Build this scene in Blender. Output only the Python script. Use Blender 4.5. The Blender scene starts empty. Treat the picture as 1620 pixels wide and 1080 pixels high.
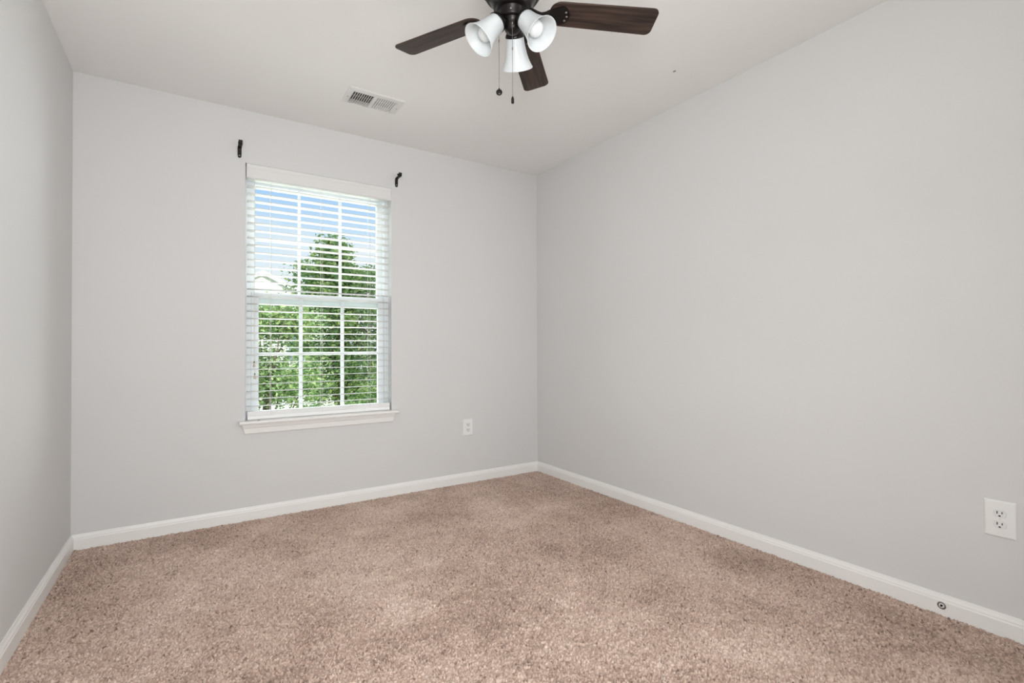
import bpy, bmesh, math, random
import numpy as np
from mathutils import Vector, Matrix

C = bpy.context.scene.collection
SC = bpy.context.scene
R = math.radians

# ------------------------------------------------------------------ camera
FOC, YAW, PITCH, ROLL = 782.1, 0.5737, 0.0106, -0.0040
cam_d = bpy.data.cameras.new('camera')
cam_d.sensor_width = 36.0
cam_d.lens = 36.0 * FOC / 1620.0
cam_d.clip_start, cam_d.clip_end = 0.02, 400
cam = bpy.data.objects.new('camera', cam_d)
C.objects.link(cam)
fw = Vector((math.sin(YAW) * math.cos(PITCH), math.cos(YAW) * math.cos(PITCH), math.sin(PITCH)))
rt = Vector((math.cos(YAW), -math.sin(YAW), 0))
up = rt.cross(fw)
r2 = rt * math.cos(ROLL) + up * math.sin(ROLL)
u2 = -rt * math.sin(ROLL) + up * math.cos(ROLL)
M = Matrix(((r2.x, u2.x, -fw.x, 0.5177), (r2.y, u2.y, -fw.y, -3.3335), (r2.z, u2.z, -fw.z, 1.0200), (0, 0, 0, 1)))
cam.matrix_world = M
SC.camera = cam

# ------------------------------------------------------------------ exposure
SC.view_settings.view_transform = 'Standard'
SC.view_settings.look = 'None'
SC.view_settings.exposure = 0.0
SC.view_settings.gamma = 1.0
SC.view_settings.use_curve_mapping = False

# ------------------------------------------------------------------ sky
ZENITH = 1.4
w = bpy.data.worlds.new('sky')
SC.world = w
w.use_nodes = True
nt = w.node_tree
nt.nodes.clear()
wo = nt.nodes.new('ShaderNodeOutputWorld')
bg = nt.nodes.new('ShaderNodeBackground')
tc = nt.nodes.new('ShaderNodeTexCoord')
sep = nt.nodes.new('ShaderNodeSeparateXYZ')
ramp = nt.nodes.new('ShaderNodeValToRGB')
noi = nt.nodes.new('ShaderNodeTexNoise')
mp = nt.nodes.new('ShaderNodeMapping')
cr = nt.nodes.new('ShaderNodeValToRGB')
mix = nt.nodes.new('ShaderNodeMix')
mix.data_type = 'RGBA'
L = nt.links.new
L(tc.outputs['Generated'], sep.inputs[0])
L(sep.outputs['Z'], ramp.inputs['Fac'])
e = ramp.color_ramp.elements
e[0].position, e[0].color = 0.0, (0.92, 0.95, 0.98, 1)
e[1].position, e[1].color = 1.0, (0.80, 0.90, 1.0, 1)
for p, c in ((0.10, (0.90, 0.95, 1.0, 1)), (0.20, (0.68, 0.84, 1.0, 1)), (0.30, (0.36, 0.62, 1.0, 1)), (0.5, (0.72, 0.86, 1.0, 1))):
    q = e.new(p)
    q.color = c
mp.inputs['Scale'].default_value = (3.0, 3.0, 9.0)
mp.inputs['Location'].default_value = (0.4, 0.0, 0.3)
L(tc.outputs['Generated'], mp.inputs[0])
L(mp.outputs[0], noi.inputs['Vector'])
noi.inputs['Scale'].default_value = 1.6
noi.inputs['Detail'].default_value = 6
L(noi.outputs['Fac'], cr.inputs['Fac'])
cr.color_ramp.elements[0].position, cr.color_ramp.elements[0].color = 0.46, (0, 0, 0, 1)
cr.color_ramp.elements[1].position, cr.color_ramp.elements[1].color = 0.72, (0.8, 0.8, 0.8, 1)
L(cr.outputs['Color'], mix.inputs['Factor'])
L(ramp.outputs['Color'], mix.inputs['A'])
mix.inputs['B'].default_value = (0.93, 0.95, 1.0, 1)
L(mix.outputs['Result'], bg.inputs['Color'])
# the sky overhead, out of the window's view, is made brighter to add fill light
zr = nt.nodes.new('ShaderNodeMapRange')
zr.interpolation_type = 'SMOOTHSTEP'
zr.inputs['From Min'].default_value, zr.inputs['From Max'].default_value = 0.33, 0.62
zr.inputs['To Min'].default_value, zr.inputs['To Max'].default_value = 1.0, ZENITH
L(sep.outputs['Z'], zr.inputs['Value'])
L(zr.outputs[0], bg.inputs['Strength'])
L(bg.outputs[0], wo.inputs['Surface'])

# ------------------------------------------------------------------ sun and lamps
def lamp(name, kind, loc, target, energy, color=(1, 1, 1), **kw):
    d = bpy.data.lights.new(name, kind)
    d.energy = energy
    d.color = color
    for k, v in kw.items():
        setattr(d, k, v)
    o = bpy.data.objects.new(name, d)
    C.objects.link(o)
    o.location = loc
    o.rotation_euler = (Vector(target) - Vector(loc)).to_track_quat('-Z', 'Y').to_euler()
    return o

lamp('sun', 'SUN', (8, -30, 24), (0, 8, 0), 2.5, (1.0, 0.96, 0.9), angle=R(0.6))
# added soft fill lamps behind the camera, no real source there
lamp('ceiling_fill', 'AREA', (0.75, -3.5, 1.40), (0.55, -3.30, 2.44), 19, (0.955, 0.978, 0.992), shape='RECTANGLE', size=0.7, size_y=0.5)
lamp('rear_left_fill', 'AREA', (0.40, -3.70, 0.95), (2.2, -0.6, 0.95), 30.5, (0.955, 0.978, 0.992), shape='RECTANGLE', size=0.7, size_y=1.7, spread=R(120))
lamp('rear_right_fill', 'AREA', (2.65, -3.70, 1.2), (0.0, -0.7, 1.05), 8.5, (0.955, 0.978, 0.992), shape='RECTANGLE', size=0.6, size_y=1.6, spread=R(100))
# added fill lamps outside, left, right and above the window, out of view
lamp('outside_fill_left', 'AREA', (-1.5, 2.3, 1.45), (1.6, -0.6, 1.2), 80, (0.97, 0.99, 1.0), shape='RECTANGLE', size=3.0, size_y=2.4)
lamp('outside_fill_right', 'AREA', (4.1, 2.3, 1.45), (0.9, -0.6, 1.2), 220, (0.97, 0.99, 1.0), shape='RECTANGLE', size=3.0, size_y=2.4)
lamp('outside_fill_above', 'AREA', (1.23, 2.2, 4.2), (1.23, 0.1, 1.4), 520, (0.97, 0.99, 1.0), shape='RECTANGLE', size=4.0, size_y=2.0)
# added fill lamp hidden below the sill, aimed up through the blind
lamp('outside_fill_below', 'AREA', (1.3, 3.2, -0.45), (1.23, 0.0, 1.3), 125, (0.97, 0.99, 1.0), shape='RECTANGLE', size=4.0, size_y=1.2)


# ------------------------------------------------------------------ materials
def srgb(r, g, b):
    f = lambda c: (c / 255 / 12.92) if c <= 10 else ((c / 255 + 0.055) / 1.055) ** 2.4
    return (f(r), f(g), f(b), 1)

def mat(name, col, rough=0.6, metal=0.0, spec=0.5, noise=0.0, nscale=8.0, bump=0.0, bscale=200.0, coat=0.0):
    m = bpy.data.materials.new(name)
    m.use_nodes = True
    t = m.node_tree
    b = t.nodes['Principled BSDF']
    b.inputs['Roughness'].default_value = rough
    b.inputs['Metallic'].default_value = metal
    b.inputs['Specular IOR Level'].default_value = spec
    b.inputs['Coat Weight'].default_value = coat
    b.inputs['Base Color'].default_value = col
    co = t.nodes.new('ShaderNodeTexCoord')
    if noise:
        n = t.nodes.new('ShaderNodeTexNoise')
        n.inputs['Scale'].default_value = nscale
        n.inputs['Detail'].default_value = 4
        t.links.new(co.outputs['Object'], n.inputs['Vector'])
        r = t.nodes.new('ShaderNodeValToRGB')
        r.color_ramp.elements[0].position, r.color_ramp.elements[1].position = 0.3, 0.7
        r.color_ramp.elements[0].color = tuple(c * (1 - noise) for c in col[:3]) + (1,)
        r.color_ramp.elements[1].color = tuple(min(1, c * (1 + noise)) for c in col[:3]) + (1,)
        t.links.new(n.outputs['Fac'], r.inputs['Fac'])
        t.links.new(r.outputs['Color'], b.inputs['Base Color'])
    if bump:
        n = t.nodes.new('ShaderNodeTexNoise')
        n.inputs['Scale'].default_value = bscale
        n.inputs['Detail'].default_value = 3
        t.links.new(co.outputs['Object'], n.inputs['Vector'])
        bp_ = t.nodes.new('ShaderNodeBump')
        bp_.inputs['Strength'].default_value = bump
        bp_.inputs['Distance'].default_value = 0.002
        t.links.new(n.outputs['Fac'], bp_.inputs['Height'])
        t.links.new(bp_.outputs['Normal'], b.inputs['Normal'])
    return m

M_WALL = mat('wall_paint', srgb(220, 219, 218), 0.75, spec=0.3, noise=0.008, nscale=2.0, bump=0.05, bscale=350)
M_CEIL = mat('ceiling_paint', srgb(244, 242, 239), 0.9, spec=0.2, noise=0.006, nscale=2.0, bump=0.05, bscale=300)
M_TRIM = mat('white_trim_paint', srgb(244, 242, 239), 0.35, noise=0.01, nscale=5)
M_VINYL = mat('white_vinyl', srgb(230, 234, 236), 0.35, noise=0.01, nscale=6)
M_SLAT = mat('blind_slat_white', srgb(230, 229, 227), 0.4, noise=0.01, nscale=6)
M_SLATS = mat('blind_slats', srgb(217, 216, 213), 0.4, noise=0.01, nscale=6)
M_RAIL = mat('blind_rail', srgb(246, 246, 245), 0.35, noise=0.01, nscale=6)
M_SPECK = mat('speck_grey', srgb(150, 146, 141), 0.8, noise=0.1, nscale=60)
M_CORD = mat('blind_cord', srgb(225, 224, 216), 0.8, noise=0.04, nscale=60)
M_TASSEL = mat('tassel_plastic', srgb(206, 190, 172), 0.5, noise=0.08, nscale=90)
M_TASSELCAP = mat('tassel_knot', srgb(96, 88, 84), 0.6, noise=0.08, nscale=90)
M_BLACK = mat('black_iron', srgb(24, 22, 21), 0.45, metal=0.3, noise=0.15, nscale=40)
M_BRONZE = mat('dark_bronze', srgb(33, 29, 28), 0.32, metal=0.55, noise=0.2, nscale=30)
M_SCREW = mat('steel_screw', srgb(190, 188, 184), 0.3, metal=0.9, noise=0.05, nscale=50)
M_PLATE = mat('outlet_plastic', srgb(240, 240, 238), 0.3, noise=0.008, nscale=20)
M_SOCK = mat('socket_plastic', srgb(232, 232, 230), 0.3, noise=0.01, nscale=20)
M_HOLE = mat('slot_dark', srgb(22, 20, 19), 0.8, noise=0.1, nscale=40)
M_VENT = mat('vent_enamel', srgb(228, 226, 222), 0.4, noise=0.01, nscale=20)
M_DUCT = mat('duct_dark', srgb(46, 45, 44), 0.7, noise=0.15, nscale=20)
M_DAMP = mat('damper_steel', srgb(128, 128, 127), 0.5, metal=0.4, noise=0.08, nscale=20)
M_NICKEL = mat('brushed_nickel', srgb(150, 142, 136), 0.35, metal=0.8, noise=0.1, nscale=60)
M_CRUMB = mat('crumb_dark', srgb(62, 52, 42), 0.8, noise=0.2, nscale=200)

def m_glass():
    m = bpy.data.materials.new('window_glass')
    m.use_nodes = True
    t = m.node_tree
    t.nodes.clear()
    o = t.nodes.new('ShaderNodeOutputMaterial')
    tr = t.nodes.new('ShaderNodeBsdfTransparent')
    tr.inputs[0].default_value = (0.96, 0.98, 0.97, 1)
    g = t.nodes.new('ShaderNodeBsdfGlossy')
    g.inputs['Roughness'].default_value = 0.02
    fr = t.nodes.new('ShaderNodeFresnel')
    fr.inputs[0].default_value = 1.12
    mx = t.nodes.new('ShaderNodeMixShader')
    t.links.new(fr.outputs[0], mx.inputs[0])
    t.links.new(tr.outputs[0], mx.inputs[1])
    t.links.new(g.outputs[0], mx.inputs[2])
    t.links.new(mx.outputs[0], o.inputs[0])
    return m
M_GLASS = m_glass()

def m_shade():
    m = bpy.data.materials.new('frosted_shade_glass')
    m.use_nodes = True
    t = m.node_tree
    b = t.nodes['Principled BSDF']
    b.inputs['Base Color'].default_value = srgb(240, 243, 244)
    b.inputs['Roughness'].default_value = 0.28
    b.inputs['Coat Weight'].default_value = 0.15
    tl = t.nodes.new('ShaderNodeBsdfTranslucent')
    tl.inputs[0].default_value = srgb(246, 248, 248)
    n = t.nodes.new('ShaderNodeTexNoise')
    n.inputs['Scale'].default_value = 12
    mr = t.nodes.new('ShaderNodeMapRange')
    mr.inputs['To Min'].default_value = 0.36
    mr.inputs['To Max'].default_value = 0.46
    t.links.new(n.outputs['Fac'], mr.inputs['Value'])
    mx = t.nodes.new('ShaderNodeMixShader')
    t.links.new(mr.outputs[0], mx.inputs[0])
    t.links.new(b.outputs[0], mx.inputs[1])
    t.links.new(tl.outputs[0], mx.inputs[2])
    t.links.new(mx.outputs[0], t.nodes['Material Output'].inputs[0])
    return m
M_SHADE = m_shade()
M_BULB = mat('frosted_bulb', srgb(226, 228, 228), 0.25, noise=0.01, nscale=20, coat=0.3)

def m_wood():
    m = bpy.data.materials.new('walnut_blade')
    m.use_nodes = True
    t = m.node_tree
    b = t.nodes['Principled BSDF']
    b.inputs['Roughness'].default_value = 0.45
    b.inputs['Specular IOR Level'].default_value = 0.3
    u = t.nodes.new('ShaderNodeAttribute')
    u.attribute_name = 'grain'
    mp_ = t.nodes.new('ShaderNodeMapping')
    mp_.inputs['Scale'].default_value = (3.0, 45.0, 3.0)
    n = t.nodes.new('ShaderNodeTexNoise')
    n.inputs['Scale'].default_value = 1.6
    n.inputs['Detail'].default_value = 6
    n.inputs['Distortion'].default_value = 0.4
    r = t.nodes.new('ShaderNodeValToRGB')
    r.color_ramp.elements[0].position, r.color_ramp.elements[0].color = 0.30, srgb(36, 27, 24)
    r.color_ramp.elements[1].position, r.color_ramp.elements[1].color = 0.75, srgb(82, 64, 55)
    t.links.new(u.outputs['Vector'], mp_.inputs[0])
    t.links.new(mp_.outputs[0], n.inputs['Vector'])
    t.links.new(n.outputs['Fac'], r.inputs['Fac'])
    t.links.new(r.outputs['Color'], b.inputs['Base Color'])
    return m
M_WOOD = m_wood()

def m_carpet():
    m = bpy.data.materials.new('carpet')
    m.use_nodes = True
    t = m.node_tree
    b = t.nodes['Principled BSDF']
    b.inputs['Roughness'].default_value = 0.95
    b.inputs['Specular IOR Level'].default_value = 0.1
    b.inputs['Sheen Weight'].default_value = 0.15
    b.inputs['Sheen Roughness'].default_value = 0.6
    a = t.nodes.new('ShaderNodeAttribute')
    a.attribute_name = 'yarn'
    r = t.nodes.new('ShaderNodeValToRGB')
    r.color_ramp.elements[0].color = srgb(128, 105, 93)
    r.color_ramp.elements[1].color = srgb(242, 221, 207)
    mid = r.color_ramp.elements.new(0.5)
    mid.color = srgb(203, 176, 160)
    t.links.new(a.outputs['Fac'], r.inputs['Fac'])
    co = t.nodes.new('ShaderNodeTexCoord')
    n = t.nodes.new('ShaderNodeTexNoise')
    n.inputs['Scale'].default_value = 420
    n.inputs['Detail'].default_value = 2
    t.links.new(co.outputs['Object'], n.inputs['Vector'])
    bp_ = t.nodes.new('ShaderNodeBump')
    bp_.inputs['Strength'].default_value = 0.5
    bp_.inputs['Distance'].default_value = 0.003
    t.links.new(n.outputs['Fac'], bp_.inputs['Height'])
    t.links.new(bp_.outputs['Normal'], b.inputs['Normal'])
    t.links.new(r.outputs['Color'], b.inputs['Base Color'])
    return m
M_CARPET = m_carpet()

def m_leaf(name, c0, c1, c2):
    m = bpy.data.materials.new(name)
    m.use_nodes = True
    t = m.node_tree
    b = t.nodes['Principled BSDF']
    b.inputs['Roughness'].default_value = 0.5
    a = t.nodes.new('ShaderNodeAttribute')
    a.attribute_name = 'tone'
    r = t.nodes.new('ShaderNodeValToRGB')
    r.color_ramp.elements[0].color, r.color_ramp.elements[1].color = c0, c2
    q = r.color_ramp.elements.new(0.5)
    q.color = c1
    t.links.new(a.outputs['Fac'], r.inputs['Fac'])
    tl = t.nodes.new('ShaderNodeBsdfTranslucent')
    mx = t.nodes.new('ShaderNodeMixShader')
    mx.inputs[0].default_value = 0.4
    t.links.new(r.outputs['Color'], b.inputs['Base Color'])
    t.links.new(r.outputs['Color'], tl.inputs[0])
    t.links.new(b.outputs[0], mx.inputs[1])
    t.links.new(tl.outputs[0], mx.inputs[2])
    t.links.new(mx.outputs[0], t.nodes['Material Output'].inputs[0])
    return m
M_LEAF = m_leaf('tree_leaf', srgb(100, 134, 88), srgb(136, 166, 106), srgb(196, 210, 136))
M_LEAF2 = m_leaf('shrub_leaf', srgb(104, 136, 90), srgb(138, 164, 108), srgb(190, 202, 140))
M_BARK = mat('bark', srgb(110, 96, 86), 0.9, noise=0.25, nscale=12, bump=0.4, bscale=60)
M_SIDING = mat('pale_siding', srgb(250, 248, 242), 0.7, noise=0.02, nscale=3)
M_ROOF = mat('roof_shingle', srgb(205, 200, 197), 0.9, noise=0.12, nscale=20)
M_FASCIA = mat('fascia_paint', srgb(248, 246, 242), 0.6, noise=0.03, nscale=5)
M_LAWN = mat('lawn', srgb(120, 150, 84), 0.95, noise=0.25, nscale=1.5)
M_PAVE = mat('driveway_concrete', srgb(205, 203, 198), 0.9, noise=0.06, nscale=2)
M_WINDARK = mat('house_window_pane', srgb(150, 162, 172), 0.15, noise=0.05, nscale=3)

# ------------------------------------------------------------------ helpers
ORIGIN = {}

def obj(name, bm, m, parent=None, smooth=False):
    """link one mesh object; coordinates in bm are world coordinates"""
    me = bpy.data.meshes.new(name)
    bmesh.ops.recalc_face_normals(bm, faces=bm.faces)
    if parent is not None:
        off = ORIGIN[parent.name]
        bmesh.ops.translate(bm, verts=bm.verts, vec=-off)
    bm.to_mesh(me)
    bm.free()
    me.materials.append(m)
    if smooth:
        me.polygons.foreach_set('use_smooth', [True] * len(me.polygons))
    o = bpy.data.objects.new(name, me)
    C.objects.link(o)
    if parent is not None:
        o.parent = parent
        ORIGIN[o.name] = ORIGIN[parent.name]
    else:
        ORIGIN[o.name] = Vector((0, 0, 0))
    return o

def thing(name, label, cat, loc, group=None):
    o = bpy.data.objects.new(name, None)
    C.objects.link(o)
    o.location = loc
    o.empty_display_size = 0.05
    ORIGIN[o.name] = Vector(loc)
    tag(o, label, cat, group)
    return o

def tag(o, label, cat, group=None):
    o['label'] = label
    o['category'] = cat
    if group:
        o['group'] = group
    return o

def struct(o):
    o['kind'] = 'structure'
    return o

def box(bm, x0, x1, y0, y1, z0, z1, rot=None, bevel=0.0):
    vs = [bm.verts.new((x, y, z)) for x in (x0, x1) for y in (y0, y1) for z in (z0, z1)]
    fs = []
    for q in ((0, 1, 3, 2), (4, 6, 7, 5), (0, 4, 5, 1), (2, 3, 7, 6), (0, 2, 6, 4), (1, 5, 7, 3)):
        fs.append(bm.faces.new([vs[i] for i in q]))
    if rot is not None:
        c = Vector(((x0 + x1) / 2, (y0 + y1) / 2, (z0 + z1) / 2))
        bmesh.ops.rotate(bm, verts=vs, cent=c, matrix=rot)
    if bevel:
        ed = list({e_ for f in fs for e_ in f.edges})
        bmesh.ops.bevel(bm, geom=ed, offset=bevel, segments=2, affect='EDGES', profile=0.5)
    return vs

def frame_xz(bm, x0, x1, z0, z1, y0, y1, wl, wr, wb, wt):
    """rectangular picture-frame of four bars in the x-z plane"""
    box(bm, x0, x0 + wl, y0, y1, z0, z1)
    box(bm, x1 - wr, x1, y0, y1, z0, z1)
    box(bm, x0 + wl, x1 - wr, y0, y1, z0, z0 + wb)
    box(bm, x0 + wl, x1 - wr, y0, y1, z1 - wt, z1)

def prism(bm, poly, axis_from, axis_to):
    """poly: list of Vectors (3-D) at the start; swept by the vector axis_to-axis_from"""
    d = Vector(axis_to) - Vector(axis_from)
    a = [bm.verts.new(p) for p in poly]
    b = [bm.verts.new(Vector(p) + d) for p in poly]
    n = len(poly)
    for i in range(n):
        bm.faces.new((a[i], a[(i + 1) % n], b[(i + 1) % n], b[i]))
    bm.faces.new(a[::-1])
    bm.faces.new(b)

def lathe(bm, prof, org, axis=(0, 0, 1), seg=40, closed=False):
    """prof: list of (t along axis, radius)"""
    ax = Vector(axis).normalized()
    s = ax.orthogonal().normalized()
    q = ax.cross(s)
    org = Vector(org)
    rings = []
    for t, r in prof:
        if r <= 1e-6:
            rings.append([bm.verts.new(org + ax * t)])
        else:
            rings.append([bm.verts.new(org + ax * t + (s * math.cos(2 * math.pi * i / seg) + q * math.sin(2 * math.pi * i / seg)) * r) for i in range(seg)])
    pairs = list(zip(rings, rings[1:]))
    if closed:
        pairs.append((rings[-1], rings[0]))
    for a, b in pairs:
        for i in range(seg):
            j = (i + 1) % seg
            if len(a) == 1 and len(b) == 1:
                break
            if len(a) == 1:
                bm.faces.new((a[0], b[j], b[i]))
            elif len(b) == 1:
                bm.faces.new((a[i], a[j], b[0]))
            else:
                bm.faces.new((a[i], a[j], b[j], b[i]))
    if not closed:
        if len(rings[0]) > 1:
            bm.faces.new(rings[0][::-1])
        if len(rings[-1]) > 1:
            bm.faces.new(rings[-1])

def tube(bm, pts, r, seg=10):
    """tube along points; r a number or a list"""
    pts = [Vector(p) for p in pts]
    rs = r if isinstance(r, (list, tuple)) else [r] * len(pts)
    rings = []
    s = None
    for i, p in enumerate(pts):
        d = (pts[min(i + 1, len(pts) - 1)] - pts[max(i - 1, 0)]).normalized()
        if s is None:
            s = d.orthogonal().normalized()
        s = (s - d * s.dot(d)).normalized()
        q = d.cross(s)
        rings.append([bm.verts.new(p + (s * math.cos(2 * math.pi * k / seg) + q * math.sin(2 * math.pi * k / seg)) * rs[i]) for k in range(seg)])
    for a, b in zip(rings, rings[1:]):
        for k in range(seg):
            bm.faces.new((a[k], a[(k + 1) % seg], b[(k + 1) % seg], b[k]))
    bm.faces.new(rings[0][::-1])
    bm.faces.new(rings[-1])

def strap(bm, pts, half, thick, side):
    """flat strap following pts; side = width direction"""
    side = Vector(side).normalized()
    pts = [Vector(p) for p in pts]
    rings = []
    for i, p in enumerate(pts):
        d = (pts[min(i + 1, len(pts) - 1)] - pts[max(i - 1, 0)]).normalized()
        n = d.cross(side).normalized()
        h = half[i] if isinstance(half, (list, tuple)) else half
        rings.append([bm.verts.new(p + side * a * h + n * b * thick / 2) for a, b in ((-1, -1), (1, -1), (1, 1), (-1, 1))])
    for a, b in zip(rings, rings[1:]):
        for k in range(4):
            bm.faces.new((a[k], a[(k + 1) % 4], b[(k + 1) % 4], b[k]))
    bm.faces.new(rings[0][::-1])
    bm.faces.new(rings[-1])

def hole_slab(bm, axis, lo, hi, u0, u1, v0, v1, hu0, hu1, hv0, hv1):
    """slab between lo..hi on 'axis' spanning u,v with a rectangular hole; u,v are the other two axes in order"""
    def b(a0, a1, b0, b1):
        if axis == 'y':
            box(bm, a0, a1, lo, hi, b0, b1)
        else:
            box(bm, a0, a1, b0, b1, lo, hi)
    b(u0, hu0, v0, v1)
    b(hu1, u1, v0, v1)
    b(hu0, hu1, v0, hv0)
    b(hu0, hu1, hv1, v1)

# ------------------------------------------------------------------ room shell
W, H, YB = 2.9197, 2.44, -3.80
T = 0.12
OX0, OX1, OZ0, OZ1 = 0.781, 1.677, 0.566, 2.1265        # window opening
VX0, VX1, VY0, VY1 = 1.252, 1.528, -0.594, -0.430      # duct hole in the ceiling

bm = bmesh.new()
hole_slab(bm, 'y', 0.0, 0.15, -T, W + T, -0.2, H + 0.25, OX0, OX1, OZ0, OZ1)
struct(obj('wall_back', bm, M_WALL))
bm = bmesh.new()
box(bm, -T, 0, YB - T, 0, -0.2, H + 0.25)
struct(obj('wall_left', bm, M_WALL))
bm = bmesh.new()
box(bm, W, W + T, YB - T, 0, -0.2, H + 0.25)
struct(obj('wall_right', bm, M_WALL))
bm = bmesh.new()
box(bm, 0, W, YB - T, YB, -0.2, H + 0.25)
struct(obj('wall_rear', bm, M_WALL))
bm = bmesh.new()
hole_slab(bm, 'z', H, H + 0.25, 0, W, YB, 0, VX0, VX1, VY0, VY1)
struct(obj('ceiling', bm, M_CEIL))

# carpeted floor: cut-pile tufts as real relief
def carpet():
    st = 0.0023
    nx, ny = int(W / st) + 1, int(-YB / st) + 1
    xs = np.linspace(0, W, nx)
    ys = np.linspace(YB, 0, ny)
    X, Y = np.meshgrid(xs, ys)
    rng = np.random.default_rng(4)
    cs = 0.0066
    gx, gy = int(W / cs) + 4, int(-YB / cs) + 4
    jx = rng.random((gy, gx))
    jy = rng.random((gy, gx))
    hh = rng.random((gy, gx))
    tone = rng.random((gy, gx))
    tone2 = rng.random((gy, gx))
    cx = np.floor(X / cs).astype(int) + 1
    cy = np.floor((Y - YB) / cs).astype(int) + 1
    best = np.full(X.shape, 9.0)
    hb = np.zeros(X.shape)
    tb = np.zeros(X.shape)
    tb2 = np.zeros(X.shape)
    for dy in (-1, 0, 1):
        for dx in (-1, 0, 1):
            ix, iy = cx + dx, cy + dy
            px = (ix - 1 + jx[iy, ix]) * cs
            py = (iy - 1 + jy[iy, ix]) * cs + YB
            d = np.hypot(X - px, Y - py) / cs
            k = d < best
            best = np.where(k, d, best)
            hb = np.where(k, hh[iy, ix], hb)
            tb = np.where(k, tone[iy, ix], tb)
            tb2 = np.where(k, tone2[iy, ix], tb2)
    def smooth_noise(cell, seed):
        g = np.random.default_rng(seed)
        a = g.random((int(-YB / cell) + 4, int(W / cell) + 4))
        u, v = X / cell, (Y - YB) / cell
        i, j = np.floor(u).astype(int), np.floor(v).astype(int)
        fu, fv = u - i, v - j
        fu, fv = fu * fu * (3 - 2 * fu), fv * fv * (3 - 2 * fv)
        return (a[j, i] * (1 - fu) + a[j, i + 1] * fu) * (1 - fv) + (a[j + 1, i] * (1 - fu) + a[j + 1, i + 1] * fu) * fv
    lay = 0.5 * smooth_noise(0.30, 1) + 0.3 * smooth_noise(0.12, 2) + 0.2 * smooth_noise(0.05, 3)
    clump = smooth_noise(0.022, 7)
    Z = -0.0132 + 0.0145 * np.clip(1.05 - best * best * 1.5, 0, 1) ** 0.7 * (0.35 + 0.65 * hb) + 0.004 * (clump - 0.5)
    edge = np.minimum.reduce([X, W - X, -Y, Y - YB])
    Z = np.where(edge < 0.03, np.minimum(Z, 0.0), Z)
    col = 0.56 + 0.46 * (tb - 0.5) - 0.42 * np.clip(tb2 - 0.84, 0, 1) / 0.16 + 0.65 * (lay - 0.5)
    # worn marks with shapes of their own
    def spot(x, y, rx, ry, a, amt):
        ca, sa = math.cos(a), math.sin(a)
        u = ((X - x) * ca + (Y - y) * sa) / rx
        v = (-(X - x) * sa + (Y - y) * ca) / ry
        return amt * np.exp(-(u * u + v * v))
    col -= spot(2.278, -0.440, 0.030, 0.007, -0.26, 0.50)
    col -= spot(1.265, -1.493, 0.025, 0.018, 0.4, 0.22)
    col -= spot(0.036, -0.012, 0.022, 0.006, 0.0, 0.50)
    col -= spot(0.635, -0.60, 0.04, 0.02, 0.3, 0.10)
    col = np.clip(col, 0.02, 0.98)
    me = bpy.data.meshes.new('floor')
    n = nx * ny
    me.vertices.add(n)
    co = np.stack([X, Y, Z], -1).astype(np.float32).ravel()
    me.vertices.foreach_set('co', co)
    idx = np.arange(n).reshape(ny, nx)
    q = np.stack([idx[:-1, :-1], idx[:-1, 1:], idx[1:, 1:], idx[1:, :-1]], -1).reshape(-1)
    nf = (nx - 1) * (ny - 1)
    me.loops.add(nf * 4)
    me.loops.foreach_set('vertex_index', q.astype(np.int32))
    me.polygons.add(nf)
    me.polygons.foreach_set('loop_start', np.arange(0, nf * 4, 4, dtype=np.int32))
    me.polygons.foreach_set('use_smooth', np.ones(nf, dtype=bool))
    at = me.attributes.new('yarn', 'FLOAT', 'POINT')
    at.data.foreach_set('value', col.astype(np.float32).ravel())
    me.update(calc_edges=True)
    me.materials.append(M_CARPET)
    o = bpy.data.objects.new('floor', me)
    C.objects.link(o)
    struct(o)
carpet()

# baseboards: flat face with a stepped and bevelled top
BP = [(0, -0.006), (-0.014, -0.006), (-0.014, 0.048), (-0.0115, 0.053), (-0.0115, 0.057), (-0.007, 0.0655), (-0.0045, 0.073), (0, 0.073)]
bm = bmesh.new()
prism(bm, [Vector((0.0, a, z)) for a, z in BP], (0, 0, 0), (W, 0, 0))
o = struct(obj('baseboard_back', bm, M_TRIM))
bm = bmesh.new()
prism(bm, [Vector((W + a, YB, z)) for a, z in BP], (0, YB, 0), (0, -0.0, 0))
struct(obj('baseboard_right', bm, M_TRIM))
bm = bmesh.new()
prism(bm, [Vector((-a, YB, z)) for a, z in BP], (0, YB, 0), (0, -0.0, 0))
struct(obj('baseboard_left', bm, M_TRIM))
bm = bmesh.new()
prism(bm, [Vector((0.014, YB - a, z)) for a, z in BP], (0, 0, 0), (W - 0.028, 0, 0))
struct(obj('baseboard_rear', bm, M_TRIM))

# ------------------------------------------------------------------ window_1
win = bpy.data.objects.new('window_1', None)
C.objects.link(win)
win.location = (1.229, 0.1, OZ0)
ORIGIN[win.name] = Vector(win.location)
struct(win)
FY0, FY1 = 0.068, 0.149
bm = bmesh.new()
frame_xz(bm, OX0, OX1, OZ0 + 0.021, OZ1, FY0, FY1, 0.036, 0.030, 0.012, 0.07)
obj('window_frame', bm, M_VINYL, win)
# outer (upper) sash
bm = bmesh.new()
frame_xz(bm, 0.817, 1.647, 1.292, 2.075, 0.112, 0.140, 0.026, 0.036, 0.062, 0.04)
us = obj('upper_sash', bm, M_VINYL, win)
bm = bmesh.new()
for x in (1.101, 1.361):
    box(bm, x - 0.0085, x + 0.0085, 0.121, 0.131, 1.35, 2.04)
box(bm, 0.84, 1.615, 0.1215, 0.1305, 1.687, 1.704)
obj('muntin_grid', bm, M_VINYL, us)
bm = bmesh.new()
box(bm, 0.84, 1.615, 0.124, 0.127, 1.35, 2.04)
obj('glass_pane', bm, M_GLASS, us)
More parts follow.
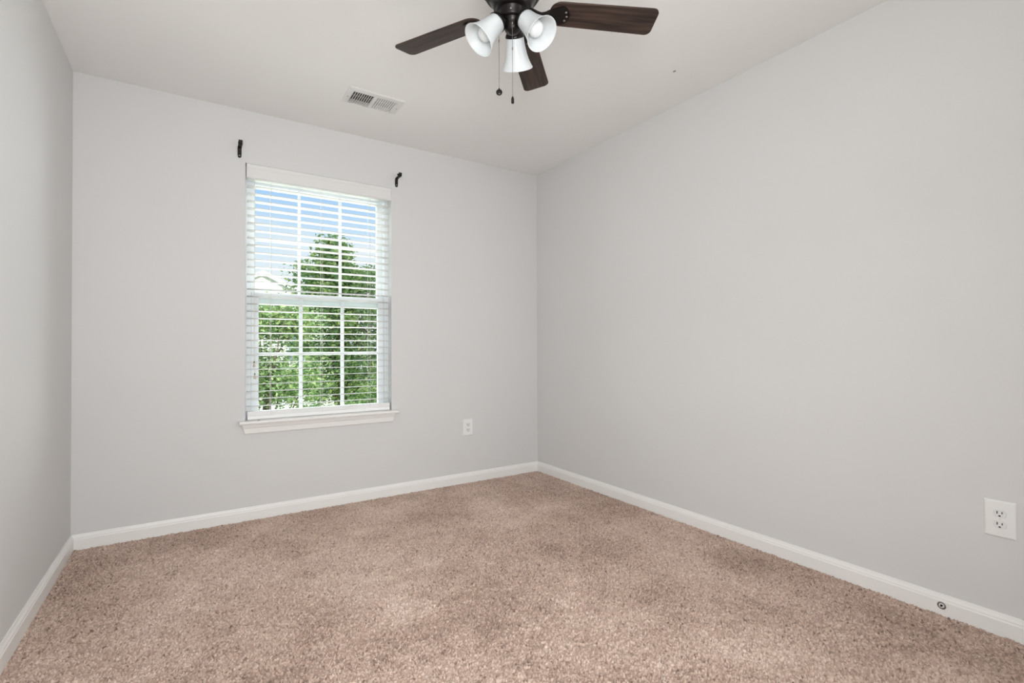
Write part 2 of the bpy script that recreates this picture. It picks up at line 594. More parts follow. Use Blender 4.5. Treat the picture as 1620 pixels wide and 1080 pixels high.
# inner (lower) sash
bm = bmesh.new()
frame_xz(bm, 0.819, 1.645, 0.599, 1.362, 0.076, 0.104, 0.041, 0.039, 0.027, 0.038)
box(bm, 0.819, 1.645, 0.070, 0.078, 1.352, 1.362)
ls = obj('lower_sash', bm, M_VINYL, win)
bm = bmesh.new()
for x in (1.105, 1.366):
    box(bm, x - 0.0105, x + 0.0105, 0.084, 0.096, 0.62, 1.33)
box(bm, 0.85, 1.61, 0.0845, 0.0955, 0.970, 0.991)
obj('muntin_grid', bm, M_VINYL, ls)
bm = bmesh.new()
box(bm, 0.85, 1.61, 0.0885, 0.0915, 0.62, 1.33)
obj('glass_pane', bm, M_GLASS, ls)
# stool and apron
bm = bmesh.new()
prof = [(-0.046, 0.566), (-0.054, 0.5685), (-0.0575, 0.5765), (-0.054, 0.5845), (-0.046, 0.587)]
prism(bm, [Vector((0.7485, y, z)) for y, z in prof] + [Vector((0.7485, -0.0005, 0.587)), Vector((0.7485, -0.0005, 0.566))], (0, 0, 0), (0.9625, 0, 0))
box(bm, OX0 + 0.001, OX1 - 0.001, -0.0005, FY0 + 0.004, 0.567, 0.587)
obj('window_sill', bm, M_TRIM, win)
bm = bmesh.new()
# apron with angled ends: built bottom to top
def apron_ring(z, y, inset):
    return [bm.verts.new(v) for v in ((0.764 + inset, 0, z), (1.698 - inset, 0, z), (1.698 - inset, y, z), (0.764 + inset, y, z))]
rings = [apron_ring(z, y, i) for z, y, i in ((0.507, -0.010, 0.0150), (0.512, -0.014, 0.0140), (0.540, -0.016, 0.0070), (0.545, -0.020, 0.0055), (0.556, -0.024, 0.003), (0.566, -0.024, 0.0))]
for a, b in zip(rings, rings[1:]):
    for k in range(4):
        bm.faces.new((a[k], a[(k + 1) % 4], b[(k + 1) % 4], b[k]))
bm.faces.new(rings[0]); bm.faces.new(rings[-1])
obj('apron', bm, M_TRIM, win)

# ------------------------------------------------------------------ blind
bl = thing('window_blind', 'white horizontal slatted blind, fully lowered with its slats open, filling the window', 'blind', (1.229, 0.03, 0.587))
bm = bmesh.new()
vz = [(-0.001, 2.036), (-0.005, 2.037), (-0.0085, 2.042), (-0.0075, 2.050), (-0.0085, 2.053), (-0.0085, 2.096), (-0.0075, 2.099), (-0.0095, 2.104), (-0.0095, 2.118), (-0.006, 2.124), (-0.001, 2.124)]
prism(bm, [Vector((0.787, y, z)) for y, z in vz], (0, 0, 0), (0.886, 0, 0))
obj('valance', bm, M_SLAT, bl)
bm = bmesh.new()
box(bm, 0.790, 1.668, 0.004, 0.056, 2.052, 2.096, bevel=0.002)
obj('head_rail', bm, M_SLAT, bl)
bm = bmesh.new()
SX0, SX1 = 0.793, 1.665
for k in range(-1, 31):
    z = 1.9972 - 0.0443 * k
    if k == -1:
        z = 2.0405
    # crowned slat, the room edge slightly higher
    ps = []
    tilt, th_ = 0.05, 0.0012
    for j in range(7):
        u = -1 + 2 * j / 6
        ps.append((0.030 + 0.025 * u, z - 0.025 * u * tilt - tilt * 0.025 + 0.0022 * (1 - u * u) - 0.0008))
    poly = [Vector((SX0, y, zz + th_)) for y, zz in ps] + [Vector((SX0, y, zz - th_)) for y, zz in ps[::-1]]
    prism(bm, poly, (SX0, 0, 0), (SX1, 0, 0))
obj('slat_bank', bm, M_SLATS, bl)
bm = bmesh.new()
box(bm, SX0, SX1, 0.003, 0.057, 0.5885, 0.6115, bevel=0.003)
for k in range(6):
    # spare slats lying stacked on the rail
    box(bm, SX0, SX1, 0.004, 0.055, 0.6120 + 0.0041 * k, 0.6159 + 0.0041 * k, bevel=0.0006)
obj('bottom_rail', bm, M_RAIL, bl)
for x in (0.9215, 1.2202, 1.5295):
    bm = bmesh.new()
    for y in (0.0035, 0.0565):
        tube(bm, [(x, y, 0.610), (x, y, 2.055)], 0.0009, 6)
    for k in range(31):
        z = 1.9972 - 0.0443 * k - 0.0034
        tube(bm, [(x, 0.0035, z + 0.0005), (x, 0.030, z), (x, 0.0565, z - 0.0025)], 0.0006, 5)
    obj('ladder_cord', bm, M_CORD, bl)
for x, zt in ((0.8277, 0.9345), (0.8312, 0.863)):
    bm = bmesh.new()
    tube(bm, [(x, -0.002, 2.045), (x, -0.0022, 1.5), (x, -0.0022, zt)], 0.0009, 6)
    pc = obj('pull_cord', bm, M_CORD, bl)
    bm = bmesh.new()
    lathe(bm, [(0, 0.0015), (-0.002, 0.0032), (-0.006, 0.0042), (-0.020, 0.0062), (-0.027, 0.0072), (-0.029, 0.0055), (-0.0295, 0)], (x, -0.0085, zt), seg=16)
    obj('tassel', bm, M_TASSEL, pc, True)
    bm = bmesh.new()
    lathe(bm, [(0.005, 0), (0.005, 0.0022), (0.001, 0.0034), (-0.0035, 0.0042), (-0.0035, 0)], (x, -0.0085, zt), seg=12)
    obj('tassel_cap', bm, M_TASSELCAP, pc, True)

# small dark crumb on the sill
bm = bmesh.new()
for dx, dy, r in ((-0.004, 0, 0.0022), (0.000, 0.001, 0.0026), (0.005, -0.0005, 0.0021)):
    bmesh.ops.create_icosphere(bm, subdivisions=2, radius=r, matrix=Matrix.Translation((0.8495 + dx, -0.046 + dy, 0.5872 + r * 0.6)) @ Matrix.Diagonal((1.5, 0.9, 0.6, 1)))
tag(obj('crumb', bm, M_CRUMB, None, True), 'tiny dark crumb lying near the left end of the white window sill', 'crumb')

# ------------------------------------------------------------------ curtain rod brackets
def bracket(x, z, label):
    t = thing('curtain_bracket', label, 'bracket', (x, 0, z), 'curtain rod brackets above the window')
    hw = 0.0105
    bm = bmesh.new()
    # strap plate on the wall with a rounded foot, bent out into the room at the top
    pts = [(x, -0.0015, z - 0.006), (x, -0.0015, z - 0.002), (x, -0.0015, z + 0.012), (x, -0.0015, z + 0.040), (x, -0.003, z + 0.047), (x, -0.008, z + 0.0515), (x, -0.030, z + 0.0535), (x, -0.054, z + 0.0515), (x, -0.060, z + 0.050)]
    strap(bm, pts, [0.004, hw - 0.002] + [hw] * 7, 0.0034, (1, 0, 0))
    obj('wall_strap', bm, M_BLACK, t)
    bm = bmesh.new()
    # open rod cup
    n = 10
    cc = Vector((x, -0.064, z + 0.066))
    arc = [cc + Vector((0, 0.0155 * math.cos(a), 0.0155 * math.sin(a))) for a in [R(-205 + i * 230 / n) for i in range(n + 1)]]
    arc = [cc + Vector((0, 0.0165, 0.013))] + arc[::-1]
    strap(bm, arc[1:], hw, 0.0036, (1, 0, 0))
    obj('rod_cup', bm, M_BLACK, t)
    bm = bmesh.new()
    lathe(bm, [(0, 0.0036), (0.0012, 0.0034), (0.002, 0.0015), (0.002, 0)], (x, -0.003, z + 0.008), (0, -1, 0), 14)
    obj('screw', bm, M_SCREW, t, True)
bracket(0.7492, 2.1545, 'black metal curtain rod bracket above the window\'s upper left corner')
bracket(1.7135, 2.146, 'black metal curtain rod bracket above the window\'s upper right corner')

# ------------------------------------------------------------------ wall outlets
def outlet(cx, cz, wid, hei, wall, label):
    """wall 'back' (faces -y at y=0) or 'right' (faces -x at x=W); u runs along the wall to the viewer's right"""
    def P(u, v, d):
        return Vector((cx + u, -d, cz + v)) if wall == 'back' else Vector((W - d, cx - u, cz + v))
    nrm = (0, -1, 0) if wall == 'back' else (-1, 0, 0)
    t = thing('wall_outlet', label, 'outlet', P(0, 0, 0), 'duplex wall outlets')
    bm = bmesh.new()
    rr = []
    for d, ins in ((0, 0), (0.0035, 0), (0.0055, 0.0025), (0.0062, 0.006)):
        rr.append([bm.verts.new(P(u, v, d)) for u, v in ((-wid / 2 + ins, -hei / 2 + ins), (wid / 2 - ins, -hei / 2 + ins), (wid / 2 - ins, hei / 2 - ins), (-wid / 2 + ins, hei / 2 - ins))])
    for a, b in zip(rr, rr[1:]):
        for k in range(4):
            bm.faces.new((a[k], a[(k + 1) % 4], b[(k + 1) % 4], b[k]))
    bm.faces.new(rr[0]); bm.faces.new(rr[-1])
    obj('cover_plate', bm, M_PLATE, t)
    for sv in (0.0195, -0.0195):
        bm = bmesh.new()
        # round socket face with flattened top and bottom
        def ring(rad, d):
            vs = []
            for i in range(36):
                a = 2 * math.pi * i / 36
                vs.append(bm.verts.new(P(rad * math.cos(a), sv + max(-0.0135, min(0.0135, rad * math.sin(a))), d)))
            return vs
        ra = [ring(0.0185, 0.0059), ring(0.0178, 0.0074), ring(0.0170, 0.0079)]
        for a, b in zip(ra, ra[1:]):
            for k in range(36):
                bm.faces.new((a[k], a[(k + 1) % 36], b[(k + 1) % 36], b[k]))
        bm.faces.new(ra[-1])
        s = obj('socket', bm, M_SOCK, t)
        def slab(u0, u1, v0, v1):
            b2 = bmesh.new()
            pts = [P(u0, v0, 0.0076), P(u1, v0, 0.0076), P(u1, v1, 0.0076), P(u0, v1, 0.0076)]
            prism(b2, pts, (0, 0, 0), Vector(nrm) * 0.0006)
            return b2
        obj('slot', slab(-0.0078, -0.0050, sv - 0.0015, sv + 0.0080), M_HOLE, s)
        obj('slot', slab(0.0052, 0.0078, sv - 0.0005, sv + 0.0072), M_HOLE, s)
        b2 = bmesh.new()
        hp = [P(0.0030 * math.cos(a), sv - 0.0085 + 0.0030 * math.sin(a), 0.0076) for a in [R(k * 22.5) for k in range(9)]] + [P(-0.0030, sv - 0.0105, 0.0076), P(0.0030, sv - 0.0105, 0.0076)]
        prism(b2, hp, (0, 0, 0), Vector(nrm) * 0.0006)
        obj('ground_hole', b2, M_HOLE, s)
    bm = bmesh.new()
    lathe(bm, [(0, 0.0030), (0.0012, 0.0026), (0.0016, 0)], P(0, 0, 0.006), nrm, 14)
    obj('screw', bm, M_SOCK, t, True)
outlet(2.2706, 0.413, 0.080, 0.1245, 'back', 'white duplex wall outlet low on the window wall, right of the window')
outlet(-2.795, 0.4047, 0.083, 0.1275, 'right', 'white duplex wall outlet near the right edge, low on the long blank wall')

# round fitting on the right baseboard
fx, fy, fz = W - 0.014, -2.6324, 0.0335
t = thing('baseboard_jack', 'small round metal fitting with a dark centre set in the right baseboard', 'jack', (fx, fy, fz))
bm = bmesh.new()
lathe(bm, [(0, 0.0125), (0.002, 0.0135), (0.0045, 0.0125), (0.005, 0.0105), (0.003, 0.0090), (0.0005, 0.0090)], (fx, fy, fz), (-1, 0, 0), 32)
obj('ring', bm, M_NICKEL, t, True)
bm = bmesh.new()
lathe(bm, [(0.0006, 0.0089), (0.0012, 0.0089), (0.0016, 0.006), (0.0016, 0)], (fx, fy, fz), (-1, 0, 0), 24)
obj('insert_disc', bm, M_PLATE, t, True)
bm = bmesh.new()
lathe(bm, [(0.0014, 0.0038), (0.0060, 0.0034), (0.0064, 0)], (fx, fy, fz), (-1, 0, 0), 16)
obj('centre_pin', bm, M_HOLE, t, True)

# ------------------------------------------------------------------ ceiling vent
vt = thing('ceiling_vent', 'white rectangular louvred air vent in the ceiling in front of the window', 'vent', (1.39, -0.526, H))
bm = bmesh.new()
ox0, ox1, oy0, oy1 = 1.232, 1.5485, -0.6195, -0.4275
ix0, ix1, iy0, iy1 = 1.2640, 1.5125, -0.5810, -0.4400
def vring(x0, x1, y0, y1, z):
    return [bm.verts.new(v) for v in ((x0, y0, z), (x1, y0, z), (x1, y1, z), (x0, y1, z))]
rg = [vring(ox0, ox1, oy0, oy1, H), vring(ox0 + 0.001, ox1 - 0.001, oy0 + 0.001, oy1 - 0.001, H - 0.003), vring(ox0 + 0.010, ox1 - 0.010, oy0 + 0.010, oy1 - 0.010, H - 0.0075),
      vring(ix0 - 0.002, ix1 + 0.002, iy0 - 0.002, iy1 + 0.002, H - 0.0075), vring(ix0, ix1, iy0, iy1, H - 0.006), vring(ix0, ix1, iy0, iy1, H + 0.02)]
for a, b in zip(rg, rg[1:]):
    for k in range(4):
        bm.faces.new((a[k], a[(k + 1) % 4], b[(k + 1) % 4], b[k]))
box(bm, 1.3795, 1.3960, iy0, iy1, H - 0.0070, H + 0.004)
obj('vent_frame', bm, M_VENT, vt)
def louvres(x0, x1, n, ang, hw):
    b2 = bmesh.new()
    p = (x1 - x0) / n
    for i in range(n + 1):
        x = x0 + i * p
        box(b2, x - hw, x + hw, iy0, iy1, H - 0.0036, H - 0.0028, rot=Matrix.Rotation(ang, 3, 'Y'))
    return b2
obj('louvre_bank', louvres(1.2655, 1.3780, 9, R(-37), 0.0064), M_VENT, vt)
obj('louvre_bank', louvres(1.3980, 1.5105, 9, R(32), 0.0042), M_VENT, vt)
bm = bmesh.new()
box(bm, VX0 + 0.001, VX1 - 0.001, VY0 + 0.001, VY1 - 0.001, H + 0.10, H + 0.104)
box(bm, VX0 + 0.001, VX0 + 0.003, VY0 + 0.001, VY1 - 0.001, H + 0.012, H + 0.10)
box(bm, VX1 - 0.003, VX1 - 0.001, VY0 + 0.001, VY1 - 0.001, H + 0.012, H + 0.10)
box(bm, VX0 + 0.003, VX1 - 0.003, VY0 + 0.001, VY0 + 0.003, H + 0.012, H + 0.10)
box(bm, VX0 + 0.003, VX1 - 0.003, VY1 - 0.003, VY1 - 0.001, H + 0.012, H + 0.10)
obj('duct_boot', bm, M_DUCT, vt)
bm = bmesh.new()
box(bm, ix0 + 0.002, ix1 - 0.002, -0.493, -0.444, H + 0.030, H + 0.032, rot=Matrix.Rotation(R(20), 3, 'X'))
box(bm, ix0 + 0.002, ix1 - 0.002, -0.577, -0.530, H + 0.030, H + 0.032, rot=Matrix.Rotation(R(80), 3, 'X'))
obj('damper', bm, M_DAMP, vt)
for x, y in ((1.2475, -0.5115), (1.5310, -0.5115)):
    bm = bmesh.new()
    lathe(bm, [(0, 0.0036), (0.0012, 0.0030), (0.0018, 0)], (x, y, H - 0.0072), (0, 0, -1), 14)
    obj('screw', bm, M_DAMP, vt, True)

# tiny screw head in the ceiling
bm = bmesh.new()
lathe(bm, [(0, 0.0085), (0.002, 0.0075), (0.003, 0.004), (0.0032, 0)], (2.606, -1.659, H), (0, 0, -1), 16)
bmesh.ops.scale(bm, vec=(0.65, 1.1, 1), verts=bm.verts, space=Matrix.Translation((-2.606, 1.659, -H)))
tag(obj('ceiling_screw', bm, M_SPECK, None, True), 'tiny grey screw head alone in the ceiling between fan and right wall', 'screw')

# ------------------------------------------------------------------ ceiling fan
FX, FYC = 1.4554, -1.893
fan = thing('ceiling_fan', 'dark bronze ceiling fan with walnut blades and three white glass lamps', 'ceiling fan', (FX, FYC, H))
hub = Vector((FX, FYC, 0))
bm = bmesh.new()
lathe(bm, [(2.2395, 0), (2.2395, 0.086), (2.243, 0.0935), (2.258, 0.103), (2.285, 0.114), (2.320, 0.121), (2.345, 0.123), (2.352, 0.127), (2.362, 0.127), (2.368, 0.122), (2.398, 0.120), (2.420, 0.108), (2.432, 0.088), (2.440, 0.085), (2.440, 0)], hub, seg=64)
mh = obj('motor_housing', bm, M_BRONZE, fan, True)
bm = bmesh.new()
lathe(bm, [(2.192, 0), (2.192, 0.054), (2.1955, 0.062), (2.200, 0.0655), (2.215, 0.070), (2.226, 0.078), (2.238, 0.084), (2.241, 0.084), (2.241, 0)], hub, seg=64)
obj('rotor', bm, M_BRONZE, fan, True)
bm = bmesh.new()
lathe(bm, [(2.160, 0), (2.160, 0.036), (2.1615, 0.0415), (2.165, 0.044), (2.187, 0.044), (2.190, 0.047), (2.194, 0.047), (2.194, 0)], hub, seg=48)
sw = obj('switch_housing', bm, M_BRONZE, fan, True)
tocam = Vector((-0.5456, -0.8381, 0))
bm = bmesh.new()
lathe(bm, [(0, 0.0032), (0.0012, 0.003), (0.002, 0.0012), (0.002, 0)], hub + tocam * 0.0438 + Vector((-0.004, 0.0026, 2.1755)), tocam, 12)
obj('screw', bm, M_SCREW, sw, True)
bm = bmesh.new()
lathe(bm, [(2.112, 0), (2.113, 0.006), (2.116, 0.0145), (2.121, 0.0225), (2.128, 0.0270), (2.140, 0.0285), (2.152, 0.0285), (2.156, 0.034), (2.1605, 0.036), (2.1605, 0)], hub, seg=48)
kit = obj('light_fitter', bm, M_BRONZE, fan, True)

TW = -0.1883
def blade(ang, dz):
    d = Vector((math.cos(ang), math.sin(ang), 0))
    n = Vector((-math.sin(ang), math.cos(ang), 0)) * math.cos(TW) + Vector((0, 0, 1)) * math.sin(TW)
    nn = d.cross(n)
    zb = 2.1988
    # small tilt along the blade so that it leaves the rotor at the common height
    def at(r, w_, h):
        return Vector((FX, FYC, zb + dz * (r / 0.5174))) + d * r + n * w_ + nn * h
    out = []
    r0, r1, w0, w1 = 0.132, 0.5174, 0.0500, 0.0566
    def corner(cx, cy, rad, a0, a1, k=7):
        for i in range(k + 1):
            a = a0 + (a1 - a0) * i / k
            out.append((cx + rad * math.cos(a), cy + rad * math.sin(a)))
    c1 = 0.022
    corner(r1 - c1, w1 - c1, c1, math.pi / 2, 0)
    corner(r1 - c1, -w1 + c1, c1, 0, -math.pi / 2)
    c0 = 0.040
    corner(r0 + c0, -w0 + c0, c0, -math.pi / 2, -math.pi)
    corner(r0 + c0, w0 - c0, c0, math.pi, math.pi / 2)
    bm = bmesh.new()
    lay = bm.verts.layers.float_vector.new('grain')
    lv = []
    for h, ins in ((-0.0028, 0.0010), (-0.0018, 0), (0.0018, 0), (0.0028, 0.0010)):
        ring = []
        for r, w_ in out:
            v = bm.verts.new(at(r - ins * (1 if r > 0.3 else -1), w_ - ins * (1 if w_ > 0 else -1), h))
            v[lay] = (r + ang * 3.1, w_, ang)
            ring.append(v)
        lv.append(ring)
    k = len(out)
    for a, b in zip(lv, lv[1:]):
        for i in range(k):
            bm.faces.new((a[i], a[(i + 1) % k], b[(i + 1) % k], b[i]))
    bm.faces.new(lv[0][::-1]); bm.faces.new(lv[-1])
    b_ = obj('blade', bm, M_WOOD, fan)
    # blade iron: curved arm from the rotor, then a rounded plate under the blade
    bm = bmesh.new()
    pts = [(0.052, 0.0, 0.004), (0.070, 0.0, 0.001), (0.085, 0.0, -0.006), (0.100, 0.0, -0.0115), (0.115, 0.0, -0.0105), (0.130, 0, -0.0065), (0.150, 0, -0.0052)]
    strap(bm, [at(*p) for p in pts], [0.013, 0.011, 0.0095, 0.0095, 0.012, 0.018, 0.026], 0.0062, n)
    pl_ = []
    for i in range(28):
        a = 2 * math.pi * i / 28
        pl_.append(at(0.170 + 0.034 * math.cos(a), 0.0365 * math.sin(a) * (1.0 if math.cos(a) > -0.2 else 0.9), -0.0088))
    prism(bm, pl_, (0, 0, 0), nn * 0.0058)
    iron = obj('blade_iron', bm, M_BRONZE, b_)
    for r, w_ in ((0.188, 0.017), (0.188, -0.017), (0.193, 0.0)):
        bm = bmesh.new()
        lathe(bm, [(0, 0.0042), (0.0012, 0.0038), (0.0022, 0.0018), (0.0022, 0)], at(r, w_, -0.0086), -nn, 12)
        obj('screw', bm, M_NICKEL, b_, True)
th = 0.7801
for k, da, dz in ((1, -0.0124, 0.0182), (-1, 0.0113, -0.0094), (0, 0.0011, -0.0092), (2, 0.0, 0.004), (-2, 0.0, -0.002)):
    blade(th + k * R(72) + da, dz)

# three glass lamps
zk, rk, ak, pk = 2.1421, 0.0561, 0.8474, 0.8512
def lampshade(phi):
    d = Vector((math.cos(phi), math.sin(phi), 0))
    ax = d * math.cos(ak) - Vector((0, 0, math.sin(ak)))
    nk = hub + Vector((0, 0, zk)) + d * rk
    bm = bmesh.new()
    # fitter cup and short arm
    lathe(bm, [(-0.026, 0), (-0.026, 0.013), (-0.022, 0.020), (-0.012, 0.0275), (-0.004, 0.0325), (0.001, 0.0340), (0.004, 0.0340), (0.0045, 0.0325), (-0.002, 0.031), (-0.002, 0)], nk, ax, 40)
    tube(bm, [hub + Vector((0, 0, 2.143)) + d * 0.018, nk - ax * 0.030 + Vector((0, 0, 0.001)), nk - ax * 0.014], [0.010, 0.0105, 0.012], 14)
    f = obj('lamp_holder', bm, M_BRONZE, kit, True)
    bm = bmesh.new()
    prof = [(0.000, 0.0290), (0.002, 0.0315), (0.008, 0.0330), (0.020, 0.0340), (0.040, 0.0365), (0.060, 0.0405), (0.078, 0.0455), (0.091, 0.0510), (0.099, 0.0546), (0.1045, 0.0578)]
    inner = [(0.1055, 0.0578), (0.1050, 0.0564), (0.0985, 0.0520), (0.090, 0.0485), (0.077, 0.0430), (0.059, 0.0380), (0.039, 0.0340), (0.020, 0.0315), (0.008, 0.0300), (0.001, 0.0270)]
    lathe(bm, prof + inner, nk, ax, 48, closed=True)
    obj('lamp_shade', bm, M_SHADE, kit, True)
    bm = bmesh.new()
    lathe(bm, [(-0.002, 0), (-0.002, 0.0125), (0.020, 0.0130), (0.030, 0.0150), (0.044, 0.0215), (0.058, 0.0265), (0.069, 0.0270), (0.079, 0.0235), (0.086, 0.0150), (0.0885, 0.006), (0.089, 0)], nk, ax, 32)
    obj('bulb', bm, M_BULB, kit, True)
for k in range(3):
    lampshade(pk + k * 2 * math.pi / 3)

def chain(x, y, ztop, zcoup, zend, disc):
    bm = bmesh.new()
    tube(bm, [(x, y, zend - 0.002), (x, y, ztop)], 0.00075, 6)
    z = zend
    while z < ztop:
        bmesh.ops.create_icosphere(bm, subdivisions=1, radius=0.00125, matrix=Matrix.Translation((x, y, z)))
        z += 0.0034
    lathe(bm, [(-0.006, 0), (-0.006, 0.0014), (-0.002, 0.0022), (0.002, 0.0022), (0.006, 0.0014), (0.006, 0)], (x, y, zcoup), seg=10)
    pc = obj('pull_chain', bm, M_NICKEL, sw)
    bm = bmesh.new()
    if disc:
        lathe(bm, [(-0.0035, 0), (-0.0035, 0.0085), (-0.0015, 0.0108), (0.0015, 0.0108), (0.0035, 0.0085), (0.0035, 0)], (x, y, zend - 0.0115), tocam, 28)
        lathe(bm, [(0, 0.003), (0.006, 0.0022), (0.006, 0)], (x, y, zend - 0.003), seg=10)
    else:
        lathe(bm, [(-0.0245, 0), (-0.0245, 0.0040), (-0.022, 0.0050), (-0.010, 0.0050), (-0.006, 0.0040), (-0.002, 0.0024), (0.000, 0.0018), (0, 0)], (x, y, zend), seg=16)
    obj('chain_pendant', bm, M_BRONZE, sw, True)
# chain nubs on the housing side
c1 = Vector((1.4159, -1.8675, 0))
c2 = Vector((1.4390, -1.9181, 0))
for c_, f_, z_ in ((c1, 0.86, 2.174), (c2, 0.75, 2.138)):
    bm = bmesh.new()
    tube(bm, [hub + (c_ - hub) * f_ + Vector((0, 0, z_ + 0.002)), c_ + Vector((0, 0, z_)), c_ + Vector((0, 0, z_ - 0.008))], 0.0022, 8)
    obj('chain_outlet', bm, M_NICKEL, sw, True)
chain(c1.x, c1.y, 2.168, 2.0892, 1.9205, True)
chain(c2.x, c2.y, 2.132, 2.0441, 1.8795, False)

# ------------------------------------------------------------------ outdoors
GZ = -3.0
bm = bmesh.new()
box(bm, -60, 60, 0.6, 90, GZ - 0.2, GZ)
struct(obj('ground_lawn', bm, M_LAWN))

def leaf_cloud(bm, rng, centre, rad, n, size, tonebase):
    lay = bm.verts.layers.float.get('tone') or bm.verts.layers.float.new('tone')
    for _ in range(n):
        v = Vector((rng.gauss(0, 1), rng.gauss(0, 1), rng.gauss(0, 1)))
        v.normalize()
        rr = rng.random() ** 0.45
        p = Vector(centre) + Vector((v.x * rad[0], v.y * rad[1], v.z * rad[2])) * rr
        a = Vector((rng.gauss(0, 1), rng.gauss(0, 1), rng.gauss(0, 0.6))).normalized()
        b = a.orthogonal().normalized()
        b = (Matrix.Rotation(rng.random() * 6.28, 3, a) @ b).normalized()
        n_ = a.cross(b)
        s = size * (0.6 + 0.8 * rng.random())
        t = min(1, max(0, tonebase + rng.gauss(0, 0.22)))
        vs = [p - a * s * 0.5, p + b * s * 0.24 - a * s * 0.08 + n_ * s * 0.06, p + a * s * 0.5, p - b * s * 0.24 - a * s * 0.08 + n_ * s * 0.06]
        vv = [bm.verts.new(q) for q in vs]
        for q in vv:
            q[lay] = t
        bm.faces.new(vv)

def tree(name, label, base, crowns, trunk_h, seed, leafsize, m, n_branch=9, per=900, trunk_r=0.11):
    rng = random.Random(seed)
    t = thing(name, label, 'tree' if 'tree' in name else 'shrub', base)
    B = Vector(base)
    bm = bmesh.new()
    tube(bm, [B, B + Vector((0.05, 0.02, trunk_h * 0.4)), B + Vector((-0.03, 0.05, trunk_h * 0.8)), B + Vector((0.02, 0, trunk_h))], [trunk_r, trunk_r * 0.8, trunk_r * 0.55, trunk_r * 0.25], 10)
    ends = []
    for i in range(n_branch):
        c, rad = crowns[i % len(crowns)]
        z0 = trunk_h * (0.35 + 0.55 * rng.random())
        s = B + Vector((0, 0.03, z0))
        v = Vector((rng.gauss(0, 1), rng.gauss(0, 1), rng.gauss(0.4, 0.6))).normalized()
        e_ = Vector(c) + Vector((v.x * rad[0], v.y * rad[1], v.z * rad[2])) * 0.85
        mid = (s + e_) / 2 + Vector((rng.gauss(0, .1), rng.gauss(0, .1), 0.15))
        tube(bm, [s, mid, e_], [trunk_r * 0.35, trunk_r * 0.2, trunk_r * 0.06], 7)
        ends.append(e_)
    obj('trunk', bm, M_BARK, t, True)
    bm = bmesh.new()
    for c, rad in crowns:
        # leaves gather in clumps
        for _ in range(int(per / 45)):
            v = Vector((rng.gauss(0, 1), rng.gauss(0, 1), rng.gauss(0, 1))).normalized() * (rng.random() ** 0.4)
            cc = Vector(c) + Vector((v.x * rad[0], v.y * rad[1], v.z * rad[2]))
            k = 0.22 + 0.16 * rng.random()
            leaf_cloud(bm, rng, cc, (k, k, k * 0.75), 45, leafsize, 0.45 + 0.20 * rng.gauss(0, 1))
    obj('crown', bm, m, t)

# a clump position helper: azimuth (deg from +y), distance and elevation slope seen from the room
def P3(az, d, el):
    return (0.5177 + d * math.sin(R(az)), -3.3335 + d * math.cos(R(az)), 1.02 + d * el)
tree('leafy_tree', 'tall bright green leafy tree outside the window against the sky', P3(13.6, 12.5, (GZ - 1.02) / 12.5),
     [(P3(12.9, 12.4, 0.168), (0.35, 0.5, 0.45)), (P3(12.0, 12.2, 0.115), (0.80, 0.7, 0.55)), (P3(15.8, 12.6, 0.115), (0.85, 0.8, 0.5)), (P3(12.8, 12.3, 0.04), (1.05, 0.9, 0.8)),
      (P3(17.0, 12.8, 0.04), (1.1, 0.9, 0.8)), (P3(11.6, 12.3, -0.05), (1.2, 0.9, 0.8)), (P3(16.4, 12.4, -0.05), (1.3, 0.9, 0.9)), (P3(20.5, 13, 0.0), (1.0, 0.9, 1.2))],
     5.4, 11, 0.095, M_LEAF, n_branch=18, per=3800, trunk_r=0.12)
tree('leafy_shrub_tree', 'lower pale green tree outside the window, left of the tall one', P3(6.4, 8.0, (GZ - 1.02) / 8.0),
     [(P3(8.2, 7.8, 0.050), (0.42, 0.45, 0.27)), (P3(6.2, 8.0, 0.043), (0.42, 0.45, 0.26)), (P3(8.6, 7.8, -0.055), (0.45, 0.45, 0.36)), (P3(5.6, 8.1, -0.070), (0.5, 0.45, 0.28)), (P3(3.5, 8.3, -0.02), (0.5, 0.45, 0.45))],
     3.6, 5, 0.060, M_LEAF2, n_branch=9, per=2600, trunk_r=0.06)
tree('garden_shrub', 'yellow green shrub low outside the window at the foot of the tall tree', P3(15.0, 9.4, (GZ - 1.02) / 9.4),
     [(P3(16.8, 9.4, -0.165), (0.8, 0.5, 0.48)), (P3(12.8, 9.4, -0.165), (0.85, 0.5, 0.48)), (P3(9.4, 9.6, -0.160), (0.6, 0.4, 0.45))],
     2.4, 8, 0.070, M_LEAF2, n_branch=7, per=3000, trunk_r=0.05)

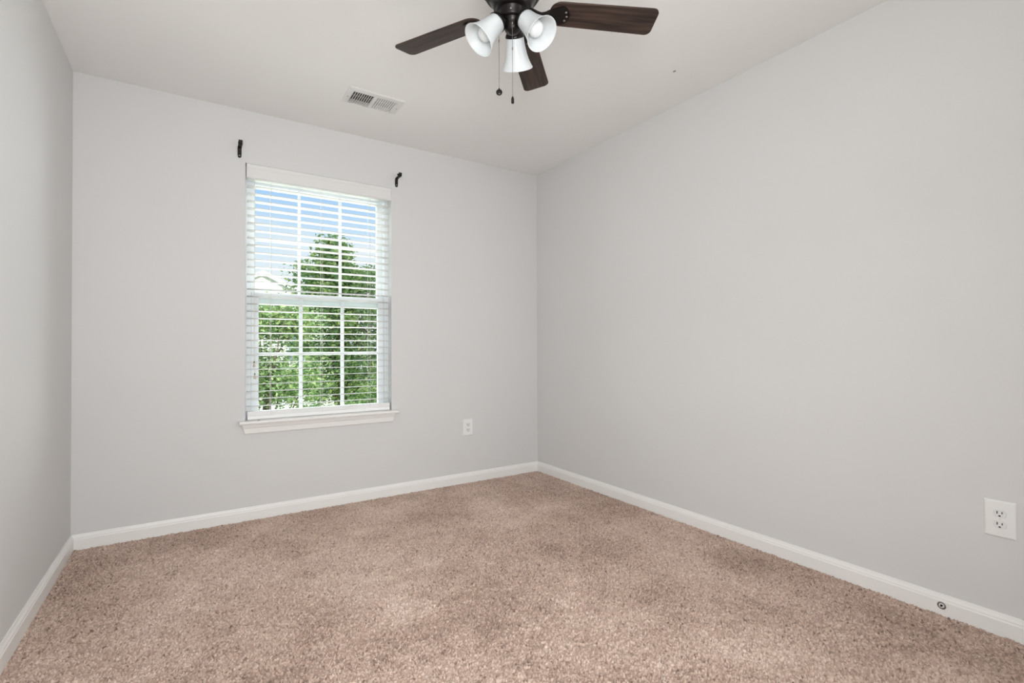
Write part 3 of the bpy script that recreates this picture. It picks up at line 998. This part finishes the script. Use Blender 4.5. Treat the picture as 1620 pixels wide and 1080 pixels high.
# neighbouring house with its gable turned to the window
hd = 30.0
pk_ = Vector(P3(6.1, hd, 0.139))
hs = thing('neighbour_house', 'pale sided house with a gabled roof, far outside the window at left', 'house', (pk_.x, pk_.y, GZ))
hw_, slope, ez = 3.9, 0.52, pk_.z
bm = bmesh.new()
y0, y1 = pk_.y, pk_.y + 9
prism(bm, [Vector((pk_.x - hw_, y0, GZ)), Vector((pk_.x + hw_, y0, GZ)), Vector((pk_.x + hw_, y0, ez - hw_ * slope)), Vector((pk_.x, y0, ez)), Vector((pk_.x - hw_, y0, ez - hw_ * slope))], (0, y0, 0), (0, y1, 0))
for i in range(36):
    z = GZ + 0.3 + i * 0.2
    half = min(hw_, max(0.0, (ez - z) / slope)) - 0.05
    if half > 0.2:
        box(bm, pk_.x - half, pk_.x + half, y0 - 0.025, y0, z, z + 0.17)
obj('house_wall', bm, M_SIDING, hs)
bm = bmesh.new()
for s in (-1, 1):
    a = Vector((pk_.x, y0 - 0.15, ez + 0.02))
    b = Vector((pk_.x + s * (hw_ + 0.5), y0 - 0.15, ez + 0.02 - (hw_ + 0.5) * slope))
    prism(bm, [a, b, b + Vector((0, 0, 0.06)), a + Vector((0, 0, 0.06))], (0, y0, 0), (0, y1 + 0.9, 0))
obj('roof', bm, M_ROOF, hs)
bm = bmesh.new()
for s in (-1, 1):
    a = Vector((pk_.x, y0 - 0.20, ez - 0.21))
    b = Vector((pk_.x + s * (hw_ + 0.5), y0 - 0.20, ez - 0.21 - (hw_ + 0.5) * slope))
    prism(bm, [a, b, b + Vector((0, 0, 0.23)), a + Vector((0, 0, 0.23))], (0, 0, 0), (0, 0.05, 0))
obj('fascia', bm, M_FASCIA, hs)
for wx in (-1.7, 1.7):
    bm = bmesh.new()
    frame_xz(bm, pk_.x + wx - 0.5, pk_.x + wx + 0.5, 0.2, 1.8, y0 - 0.07, y0 - 0.02, 0.09, 0.09, 0.09, 0.09)
    f = obj('house_window', bm, M_TRIM, hs)
    bm = bmesh.new()
    box(bm, pk_.x + wx - 0.42, pk_.x + wx + 0.42, y0 - 0.045, y0 - 0.03, 0.28, 1.72)
    obj('house_window_pane', bm, M_WINDARK, f)
bm = bmesh.new()
box(bm, pk_.x - 2.5, pk_.x + 3.5, 11, y0 - 1, GZ, GZ + 0.03)
struct(obj('driveway_path', bm, M_PAVE))
